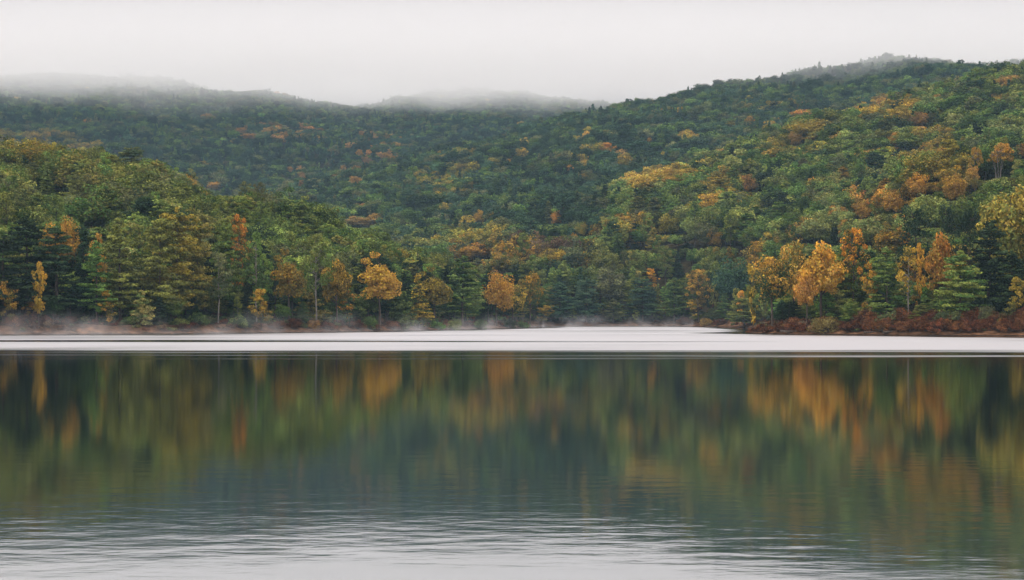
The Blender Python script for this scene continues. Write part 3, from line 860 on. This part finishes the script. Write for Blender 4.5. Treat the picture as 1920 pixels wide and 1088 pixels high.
# ------------------------------------------------------------------ labels for the unnamed trees: by the named neighbour they stand next to
heroes = trees[:len(HERO)]
HU = np.array([960 + t.X * F / t.Y for t in heroes]); HV = np.array([HZ - (t.g + t.H * .6 - CAMH) * F / t.Y for t in heroes])


def zone(t):
    u = 960 + t.X * F / t.Y
    d = float(inland(np.array([t.X]), np.array([t.Y]))[0])
    if t.Y > 620: return 'trees on the middle hills'
    if u < 1010 and t.Y < 560: return 'trees along the left shore' if d < 26 else 'trees on the left hill'
    if u < 1345 and t.Y > 500: return 'trees on the far shore'
    return 'trees along the right bank' if d < 26 else 'trees on the right hillside'


def rel(t, h, u, v, hu, hv):
    if t.Y > h.Y + 7 and v < hv - 22: r_ = 'above'
    elif t.Y < h.Y - 7 and v > hv + 22: r_ = 'below'
    else: r_ = ''
    s_ = 'left' if u < hu else 'right'
    if abs(u - hu) < 12 and r_: return r_
    if r_: return r_ + ' and ' + s_ + ' of'
    return s_ + ' of'


def relabel(items, groupname=None):
    cand = {}
    for t in items:
        u = 960 + t.X * F / t.Y; v = HZ - (t.g + t.H * .6 - CAMH) * F / t.Y
        k = int(np.argmin(np.hypot(HU - u, (HV - v) * 1.1)))
        h = heroes[k]
        t.group = groupname or zone(t)
        base = PAL[t.pal][2] + ' ' + WORD[t.kind]
        t.label = base + ' ' + rel(t, h, u, v, HU[k], HV[k]) + ' the ' + h.ref
        cand.setdefault(t.label, []).append(t)
    for lab, ts in cand.items():
        if len(ts) > 1:
            ts.sort(key=lambda t: -t.H * F / t.Y)
            for i, t in enumerate(ts):
                if i == 0: t.label = ('taller ' if len(ts) == 2 else 'tallest ') + lab
                elif i == len(ts) - 1: t.label = ('shorter ' if len(ts) == 2 else 'shortest ') + lab
                else: t.label = 'middle-sized ' + lab


for t in heroes: t.group = zone(t)
relabel(single[len(HERO):])
for t in single: t.label = ' '.join(t.label.split()[:16])


def plant(t, cat):
    lst = PROTO[t.kind]; k = rs.randint(len(lst)); cm, tm, h0, w0 = lst[k]
    root = bpy.data.objects.new(NAME[t.kind], None); C.objects.link(root)
    root.empty_display_size = .5
    root.location = (t.X, t.Y, t.g); root.rotation_euler = (0, 0, rs.rand() * 6.28)
    root.scale = (t.W / w0, t.W / w0, t.H / h0)
    tag(root, t.label, cat, t.group)
    link('trunk' if cat == 'tree' else 'stems', tm, root)
    c = link('crown' if cat == 'tree' else 'foliage', cm, root)
    a, b, _ = PAL[t.pal]
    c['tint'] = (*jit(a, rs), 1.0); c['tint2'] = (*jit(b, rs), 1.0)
    return root


for t in single: plant(t, 'tree')

# ------------------------------------------------------------------ shrubs of the two banks
shr = []


def shrub(u, off, H, W, pal, label=None):
    Y = shore_Y(u) + off; X = (u - 960) * Y / F
    t = Tree(); t.kind = 'shrub'; t.X = X; t.Y = Y; t.g = float(height(np.array([X]), np.array([Y]))[0]) - .1
    t.H, t.W, t.pal, t.label = H, W, pal, label
    shr.append(t)


r2 = np.random.RandomState(21)
u = 1418.0
while u < 1990:
    if not 1520 < u < 1578:
        big = u > 1600
        shrub(u, 2.4 + 1.2 * r2.rand(), (2.5 if big else 1.5) * (.8 + .5 * r2.rand()), 3.0 + 1.6 * r2.rand(), ['redbrown', 'russet', 'redbrown', 'russet', 'redbrown'][r2.randint(5)])
        if big: shrub(u + 9, 5.2 + 1.5 * r2.rand(), 3.2 * (.8 + .4 * r2.rand()), 3.8 + 1.5 * r2.rand(), ['redbrown', 'russet', 'dull', 'redbrown', 'russet'][r2.randint(5)])
    u += 15 + 9 * r2.rand()
for u, off, H, W, pal in [(50, 7, 3.4, 5.0, 'redbrown'), (24, 5, 2.2, 3.6, 'russet'), (84, 6, 2.2, 3.5, 'redbrown'), (130, 7, 1.8, 3.2, 'redbrown'), (240, 6, 1.6, 3.0, 'green'),
                          (300, 6, 2.6, 4.5, 'deep'), (338, 6, 2.0, 3.5, 'olive'), (372, 6, 3.0, 4.8, 'green'), (445, 6, 3.0, 4.5, 'green'), (462, 5, 2.2, 4, 'deep'), (520, 5, 2.0, 4, 'redbrown'),
                          (552, 5, 2.2, 4, 'redbrown'), (585, 5, 2.6, 4, 'rust'), (615, 5, 2.4, 5, 'redbrown'), (668, 5, 2.4, 5, 'redbrown'), (690, 5, 3.2, 4.6, 'green'), (700, 4, 1.8, 5, 'redbrown'),
                          (735, 5, 2.4, 5, 'russet'), (820, 4, 3.0, 5, 'green'), (850, 4, 3.4, 5, 'olive'), (900, 4, 3.0, 5, 'green'), (955, 4, 3, 5, 'deep'), (980, 3, 2.8, 5, 'green'),
                          (1285, 4, 3, 6, 'redbrown'), (1325, 4, 3, 6, 'rust'), (1350, 4, 2.6, 6, 'redbrown')]:
    shrub(u, off, H, W, pal)
relabel(shr)
for t in shr:
    t.group = {'trees along the left shore': 'shrubs along the left shore', 'trees on the left hill': 'shrubs along the left shore', 'trees on the far shore': 'shrubs on the far shore'}.get(zone(t), 'shrubs along the right bank')
shrub(1548, 3.2, 3.2, 6.6, 'straw', 'large olive straw-coloured shrub at the waterside below the tall orange maple')
shr[-1].group = 'shrubs along the right bank'
for t in shr: plant(t, 'shrub')

# ------------------------------------------------------------------ the woods beyond count: one object that instances its trees on points
def lod(name, fn, H, W, idx, bark=BARK, **kw):
    r_ = np.random.RandomState(100 + idx)
    (V, Fc, LV, CV), (tv, tf) = fn(r_, H=H, W=W, **kw)
    nv = len(V); n1 = len(Fc)
    me = mesh_from(name, np.concatenate([V, tv]), [Fc, tf + nv], [FOL, bark], mat_idx=[0] * n1 + [1] * len(tf),
                   attrs={'leaf': ('FACE', np.concatenate([LV, np.zeros(len(tf))])), 'clump': ('FACE', np.concatenate([CV, np.zeros(len(tf))]))})
    o = bpy.data.objects.new('%s_%02d' % (name, idx), me)
    return o, float(V[:, 2].max()), float(np.percentile(np.hypot(V[:, 0], V[:, 1]), 97) * 2)


LODS = []; KINDX = {}


def add_lods(key, name, count, fn, H, W, **kw):
    for k in range(count):
        KINDX.setdefault(key, []).append(len(LODS)); LODS.append(lod(name, fn, H, W, len(LODS), **kw))


NEAR = dict(maple=(g_broad, 16, 10, dict(base=.1, n=84, lf=85)), oak=(g_broad, 14, 12, dict(base=.12, n=80, lf=85, flat=.8, cr=.95)), pine=(g_layer, 20, 9, {}),
            layered=(g_layer, 18, 12, dict(base=.16, prof=.42, tier=1.25, br=6, pad=.26, lf=50, irr=.3)), spruce=(g_spruce, 16, 6, {}),
            birch=(g_slim, 17, 5.5, {}), tall=(g_slim, 19, 6.5, dict(base=.34, n=60, lf=75, cr=.95)), low=(g_layer, 8, 9, dict(base=.06, prof=.7, tier=.8, br=6, size=.38, lf=45)))
for key, (fn, H, W, kw) in NEAR.items(): add_lods(('n', key), 'forest_tree', 1, fn, H, W, **kw)
add_lods(('m', 'maple'), 'forest_tree', 4, g_broad, 15, 10, n=56, lf=62, size=.62, cr=1.05, rnd=.4)
add_lods(('m', 'oak'), 'forest_tree', 5, g_broad, 12, 10, base=.12, n=60, lf=60, size=.62, cr=1.05, flat=.85, rnd=.4)
add_lods(('m', 'spruce'), 'forest_tree', 3, g_layer, 15, 6, base=.06, tier=1.0, br=6, size=.7, prof=.95, pad=.22, thick=.3, lf=12, droop=.22, irr=.16)
add_lods(('m', 'tall'), 'forest_tree', 2, g_slim, 15, 6.5, base=.2, n=36, lf=40, size=.75, cr=1.1)
lodcol = bpy.data.collections.new('forest_tree_kinds')
for o, _, _ in LODS: lodcol.objects.link(o)
SH0 = len(LODS)
shcol = bpy.data.collections.new('undergrowth_kinds'); SHB = []
for k in range(3):
    o, h, w = lod('undergrowth_bush', g_shrub, 1.6, 2.6, 50 + k, n=16, lf=34, size=.34); shcol.objects.link(o); SHB.append((h, w))


def instancer(name, pts, picks, scl, rot, t1, t2, coll):
    me = bpy.data.meshes.new(name); n = len(pts)
    me.vertices.add(n); me.vertices.foreach_set('co', np.asarray(pts, np.float32).ravel())
    a = me.attributes.new('pick', 'INT', 'POINT'); a.data.foreach_set('value', np.asarray(picks, np.int32))
    a = me.attributes.new('turn', 'FLOAT_VECTOR', 'POINT'); a.data.foreach_set('vector', np.asarray(rot, np.float32).ravel())
    a = me.attributes.new('size', 'FLOAT_VECTOR', 'POINT'); a.data.foreach_set('vector', np.asarray(scl, np.float32).ravel())
    for nm, arr in (('tint', t1), ('tint2', t2)):
        a = me.attributes.new(nm, 'FLOAT_COLOR', 'POINT'); a.data.foreach_set('color', np.asarray(arr, np.float32).ravel())
    o = link(name, me)
    ng = bpy.data.node_groups.new(name + '_nodes', 'GeometryNodeTree')
    ng.interface.new_socket('Geometry', in_out='INPUT', socket_type='NodeSocketGeometry')
    ng.interface.new_socket('Geometry', in_out='OUTPUT', socket_type='NodeSocketGeometry')
    N, L = ng.nodes, ng.links
    gi = N.new('NodeGroupInput'); go = N.new('NodeGroupOutput')
    ci = N.new('GeometryNodeCollectionInfo'); ci.inputs['Collection'].default_value = coll
    ci.inputs['Separate Children'].default_value = True; ci.inputs['Reset Children'].default_value = True
    ip = N.new('GeometryNodeInstanceOnPoints'); ip.inputs['Pick Instance'].default_value = True

    def na(nm, ty):
        q = N.new('GeometryNodeInputNamedAttribute'); q.data_type = ty; q.inputs['Name'].default_value = nm; return q
    L.new(gi.outputs[0], ip.inputs['Points']); L.new(ci.outputs[0], ip.inputs['Instance'])
    L.new(na('pick', 'INT').outputs[0], ip.inputs['Instance Index'])
    er = N.new('FunctionNodeEulerToRotation'); L.new(na('turn', 'FLOAT_VECTOR').outputs[0], er.inputs[0])
    L.new(er.outputs[0], ip.inputs['Rotation']); L.new(na('size', 'FLOAT_VECTOR').outputs[0], ip.inputs['Scale'])
    L.new(ip.outputs[0], go.inputs[0])
    md = o.modifiers.new('instances', 'NODES'); md.node_group = ng
    return o


pts, picks, scl, rot, t1, t2 = [], [], [], [], [], []
for t in mass:
    key = ('n', t.kind) if t.Y < 480 and ('n', t.kind) in KINDX else ('m', t.kind)
    if key not in KINDX: key = ('n', t.kind)
    opts = KINDX[key]; k = opts[rs.randint(len(opts))]; _, h0, w0 = LODS[k]
    pts.append((t.X, t.Y, t.g)); picks.append(k); scl.append((t.W / w0, t.W / w0 * (.85 + .3 * rs.rand()), t.H / h0)); rot.append((0, 0, rs.rand() * 6.28))
    a, b, _ = PAL[t.pal]; g_ = float(np.clip(1 + .28 * rs.normal(), .5, 1.7)); t1.append((*[q * g_ for q in jit(a, rs, .1)], 1)); t2.append((*[q * g_ for q in jit(b, rs, .1)], 1))
o = instancer('forest', pts, picks, scl, rot, t1, t2, lodcol)
tag(o, 'continuous mixed autumn forest covering the hills behind the shore trees', 'forest', kind='stuff')
print('trees', len(single), 'mass', len(mass))

# undergrowth between the trunks near the water
Q = np.concatenate([scatter(238, 420, 1.7, RS), scatter(420, 600, 3.0, RS)]); d = inland(Q[:, 0], Q[:, 1])
keep = (d > 2.5) & (d < 26) & (RS.rand(len(Q)) < np.where(d < 6, .45, .8)); Q = Q[keep]; d = d[keep]; G = height(Q[:, 0], Q[:, 1])
pts, picks, scl, rot, t1, t2 = [], [], [], [], [], []
for (x, y), dd, g in zip(Q, d, G):
    k = rs.randint(3); s = .35 + .65 * rs.rand() + (.3 if dd > 8 else 0)
    right = x > 40
    pal = ['redbrown', 'redbrown', 'russet', 'brown', 'dull'][rs.randint(5)] if dd < (9 if right else 6.5) else ['deep', 'deep', 'dull', 'green', 'redbrown', 'deep'][rs.randint(6)]
    pts.append((x, y, g - .1)); picks.append(k); scl.append((s, s, s * (.7 + .6 * rs.rand()))); rot.append((0, 0, rs.rand() * 6.28))
    a, b, _ = PAL[pal]; t1.append((*jit(a, rs, .2), 1)); t2.append((*jit(b, rs, .2), 1))
o = instancer('undergrowth', pts, picks, scl, rot, t1, t2, shcol)
tag(o, 'dark and russet undergrowth along the foot of the shore trees', 'undergrowth', kind='stuff')

# ------------------------------------------------------------------ fallen timber at the water's edge
def log(u, off, Ln, r, az, tilt, label):
    Y = shore_Y(u) + off; X = (u - 960) * Y / F; g = float(height(np.array([X]), np.array([Y]))[0])
    r_ = np.random.RandomState(int(u))
    dx = np.array([math.cos(az) * math.cos(tilt), math.sin(az) * math.cos(tilt), math.sin(tilt)])
    a = -dx * Ln / 2; p = bend(r_, a, -a, 7, .03)
    paths = [(p, np.linspace(r, r * .55, 7))]
    for k in range(4):
        q = p[2 + k]; e = q + np.array([r_.normal() * .3, r_.normal() * .5, .3 + .5 * r_.rand()])
        paths.append((np.stack([q, (q + e) / 2, e]), np.array([r * .35, r * .2, .01])))
    V, Fq = tubes(paths, 8)
    o = link('fallen_log', mesh_from('fallen_log', V, [Fq], [BARK], smooth=True)); o.location = (X, Y, g + r * .4)
    tag(o, label, 'log', 'fallen logs along the waterline')


log(1492, 2.2, 6.5, .22, .15, .03, 'long dark fallen log on the right bank left of the straw-coloured shrub')
log(1640, 2.0, 4.0, .2, -.2, .06, 'short fallen log at the waterline below the orange sprays')
log(1672, 2.2, 4.5, .25, .5, .1, 'thick fallen log leaning up the right bank below the yellowing birch')
log(128, 3.2, 5.0, .16, -.5, -.25, 'dark fallen trunk slanting down the left bank below the broad dark pine')
log(345, 2.4, 4.5, .16, .2, .04, 'fallen log in the mist on the left bank below the yellow-green giant')

# ------------------------------------------------------------------ sky, sun, air
w = bpy.data.worlds.new('World'); scene.world = w; w.use_nodes = True
nt = w.node_tree; nt.nodes.clear(); L = nt.links
SUN_EL, SUN_AZ = math.radians(60), math.radians(245)
sky = nd(nt, 'ShaderNodeTexSky', sky_type='NISHITA'); sky.sun_disc = False
sky.sun_elevation = SUN_EL; sky.sun_rotation = SUN_AZ; sky.dust_density = 4
tc = nd(nt, 'ShaderNodeTexCoord'); mp = nd(nt, 'ShaderNodeMapping'); mp.inputs['Scale'].default_value = (1.0, 1.0, 3.0)
cn = nd(nt, 'ShaderNodeTexNoise'); cn.inputs['Scale'].default_value = 1.6; cn.inputs['Detail'].default_value = 4
L.new(tc.outputs['Generated'], mp.inputs[0]); L.new(mp.outputs[0], cn.inputs['Vector'])
cr = nd(nt, 'ShaderNodeValToRGB')
cr.color_ramp.elements[0].position = .3; cr.color_ramp.elements[0].color = (.765, .70, .695, 1)
cr.color_ramp.elements[1].position = .7; cr.color_ramp.elements[1].color = (.825, .76, .755, 1)
L.new(cn.outputs[0], cr.inputs[0])
sc_ = nd(nt, 'ShaderNodeVectorMath', operation='SCALE'); L.new(cr.outputs[0], sc_.inputs[0])
sx = nd(nt, 'ShaderNodeSeparateXYZ'); L.new(tc.outputs['Generated'], sx.inputs[0])
el = nd(nt, 'ShaderNodeMapRange', interpolation_type='SMOOTHSTEP'); el.inputs['From Min'].default_value = .185; el.inputs['From Max'].default_value = .62
el.inputs['To Min'].default_value = 4.1; el.inputs['To Max'].default_value = 22.0; L.new(sx.outputs['Z'], el.inputs['Value']); L.new(el.outputs[0], sc_.inputs['Scale'])
mx = nd(nt, 'ShaderNodeMix', data_type='RGBA'); mx.inputs[0].default_value = .94      # a closed cloud deck over the clear sky
L.new(sky.outputs[0], mx.inputs[6]); L.new(sc_.outputs[0], mx.inputs[7])
bg = nd(nt, 'ShaderNodeBackground'); bg.inputs['Strength'].default_value = .122
L.new(mx.outputs[2], bg.inputs['Color'])
wo = nd(nt, 'ShaderNodeOutputWorld'); L.new(bg.outputs[0], wo.inputs['Surface'])

sl = bpy.data.lights.new('sun', 'SUN'); sl.energy = 1.5; sl.angle = math.radians(14); sl.color = (1, .96, .9)
so = bpy.data.objects.new('sun', sl); C.objects.link(so)
dirv = Vector((math.sin(SUN_AZ) * math.cos(SUN_EL), math.cos(SUN_AZ) * math.cos(SUN_EL), math.sin(SUN_EL)))
so.rotation_euler = dirv.to_track_quat('Z', 'Y').to_euler(); so.location = (0, 0, 400)


def boxmesh(name, x0, x1, y0, y1, z0, z1, m):
    v = [(x, y, z) for z in (z0, z1) for y in (y0, y1) for x in (x0, x1)]
    f = np.array([(0, 2, 3, 1), (4, 5, 7, 6), (0, 1, 5, 4), (2, 6, 7, 3), (0, 4, 6, 2), (1, 3, 7, 5)])
    return link(name, mesh_from(name, v, [f], [m]))


m, nt, N, L = new_mat('haze_air')
out = nd(nt, 'ShaderNodeOutputMaterial'); pv = nd(nt, 'ShaderNodeVolumePrincipled')
pv.inputs['Color'].default_value = (.52, .80, 1.0, 1); pv.inputs['Density'].default_value = .000064
L.new(pv.outputs[0], out.inputs['Volume'])
tag(boxmesh('haze', -2700, 2700, -420, 3000, -4.0, 470, m), kind='stuff')


def fog_mat(name, dens, nscale, nz0, nz1, step):
    """density: noise wisps, thicker with height above z0 (z0..z1), thinning again to the box's own faces"""
    m, nt, N, L = new_mat(name)
    out = nd(nt, 'ShaderNodeOutputMaterial'); pv = nd(nt, 'ShaderNodeVolumePrincipled')
    pv.inputs['Color'].default_value = (.995, .992, .99, 1)
    geo = nd(nt, 'ShaderNodeNewGeometry'); sp = nd(nt, 'ShaderNodeSeparateXYZ')
    L.new(geo.outputs['Position'], sp.inputs[0])
    mp = nd(nt, 'ShaderNodeMapping'); mp.inputs['Scale'].default_value = nscale; L.new(geo.outputs['Position'], mp.inputs[0])
    nz = nd(nt, 'ShaderNodeTexNoise'); nz.inputs['Scale'].default_value = 1; nz.inputs['Detail'].default_value = 5; nz.inputs['Roughness'].default_value = .66
    L.new(mp.outputs[0], nz.inputs['Vector'])
    return m, nt, L, sp, nz, pv, out


# low cloud capping the summits
m, nt, L, sp, nz, pv, out = fog_mat('summit_cloud', 1, (.004, .003, .012), 0, 0, 1)
nm = nd(nt, 'ShaderNodeMath', operation='MULTIPLY_ADD'); nm.inputs[1].default_value = 150; nm.inputs[2].default_value = -75; L.new(nz.outputs[0], nm.inputs[0])
tl = nd(nt, 'ShaderNodeMath', operation='MULTIPLY_ADD'); tl.inputs[1].default_value = -.1; tl.inputs[2].default_value = 1720 * .1; L.new(sp.outputs['Y'], tl.inputs[0])
za = nd(nt, 'ShaderNodeMath', operation='ADD'); L.new(nm.outputs[0], za.inputs[0]); L.new(sp.outputs['Z'], za.inputs[1])
zz = nd(nt, 'ShaderNodeMath', operation='ADD'); L.new(za.outputs[0], zz.inputs[0]); L.new(tl.outputs[0], zz.inputs[1])      # the cloud base lifts with distance
mr = nd(nt, 'ShaderNodeMapRange', interpolation_type='SMOOTHSTEP'); mr.inputs['From Min'].default_value = 258; mr.inputs['From Max'].default_value = 340
mr.inputs['To Max'].default_value = .0045; L.new(zz.outputs[0], mr.inputs['Value'])
tf = nd(nt, 'ShaderNodeMapRange', interpolation_type='SMOOTHSTEP'); tf.inputs['From Min'].default_value = 355; tf.inputs['From Max'].default_value = 425
tf.inputs['To Min'].default_value = 1; tf.inputs['To Max'].default_value = 0; L.new(sp.outputs['Z'], tf.inputs['Value'])
tm = nd(nt, 'ShaderNodeMath', operation='MULTIPLY'); L.new(mr.outputs[0], tm.inputs[0]); L.new(tf.outputs[0], tm.inputs[1])
L.new(tm.outputs[0], pv.inputs['Density']); L.new(pv.outputs[0], out.inputs['Volume'])
m.cycles.volume_step_rate = .5
tag(boxmesh('fog', -1500, 1500, 1500, 2420, 200, 440, m), 'pale low cloud lying over the summits of the far hills', 'fog', kind='stuff')

# steam curling off the lake along the shore
m, nt, L, sp, nz, pv, out = fog_mat('lake_steam', 1, (.10, .07, .12), 0, 0, 1)


def ramp(a, b, c, d, src):
    q = nd(nt, 'ShaderNodeMapRange', interpolation_type='SMOOTHSTEP'); q.inputs['From Min'].default_value = a; q.inputs['From Max'].default_value = b
    q.inputs['To Min'].default_value = c; q.inputs['To Max'].default_value = d; L.new(src, q.inputs['Value']); return q.outputs[0]


def mth(op, a, b):
    q = nd(nt, 'ShaderNodeMath', operation=op); L.new(a, q.inputs[0]); L.new(b, q.inputs[1]); return q.outputs[0]


wisps = mth('MULTIPLY', ramp(.46, .8, 0, .03, nz.outputs[0]), ramp(0, 5.4, 1, 0, sp.outputs['Z']))       # rising wisps
veil = mth('MULTIPLY', ramp(.35, .75, .0, .010, nz.outputs[0]), ramp(0, 1.6, 1, 0, sp.outputs['Z']))       # thin sheet on the water
L.new(mth('ADD', wisps, veil), pv.inputs['Density']); L.new(pv.outputs[0], out.inputs['Volume'])
m.cycles.volume_step_rate = .15
# follow the left and far shore, a strip of water 20 m wide
strip = [(u_, shore_Y(u_)) for u_ in (-120, 60, 200, 350, 500, 620, 740, 840, 920, 990)] + [(1020, 540), (1120, 552), (1230, 550), (1290, 538)]
V = []; Fq = []
for u_, Y_ in strip:
    for (dy, zc) in ((-22, .03), (1.5, .03), (1.5, 5.6), (-22, 5.6)):
        yy = Y_ + dy; V.append(((u_ - 960) * Y_ / F, yy, zc))
k = len(strip)
for i in range(k - 1):
    for q in range(4): Fq.append((i * 4 + q, i * 4 + (q + 1) % 4, i * 4 + 4 + (q + 1) % 4, i * 4 + 4 + q))
Fq.append((3, 2, 1, 0)); Fq.append(tuple((k - 1) * 4 + q for q in range(4)))
tag(link('mist', mesh_from('mist', V, [np.array(Fq)], [m])), 'thin wisps of steam rising from the lake along the far shore', 'mist', kind='stuff')

# ------------------------------------------------------------------ camera and output
cam = bpy.data.cameras.new('camera'); co = bpy.data.objects.new('camera', cam); C.objects.link(co)
cam.sensor_fit = 'HORIZONTAL'; cam.sensor_width = 36; cam.lens = F / 1920 * 36
cam.clip_start = .5; cam.clip_end = 9000
cam.shift_y = (HZ - 544) / 1920
co.location = (0, 0, CAMH); co.rotation_euler = (math.radians(90), 0, 0)
scene.camera = co
vs = scene.view_settings; vs.view_transform = 'Standard'; vs.look = 'None'; vs.exposure = .07; vs.gamma = 1; vs.use_curve_mapping = False
cy = scene.cycles
cy.use_denoising = True
try: cy.denoiser = 'OPENIMAGEDENOISE'
except Exception: pass
cy.max_bounces = 14; cy.diffuse_bounces = 2; cy.glossy_bounces = 2; cy.transmission_bounces = 2; cy.volume_bounces = 12; cy.transparent_max_bounces = 8
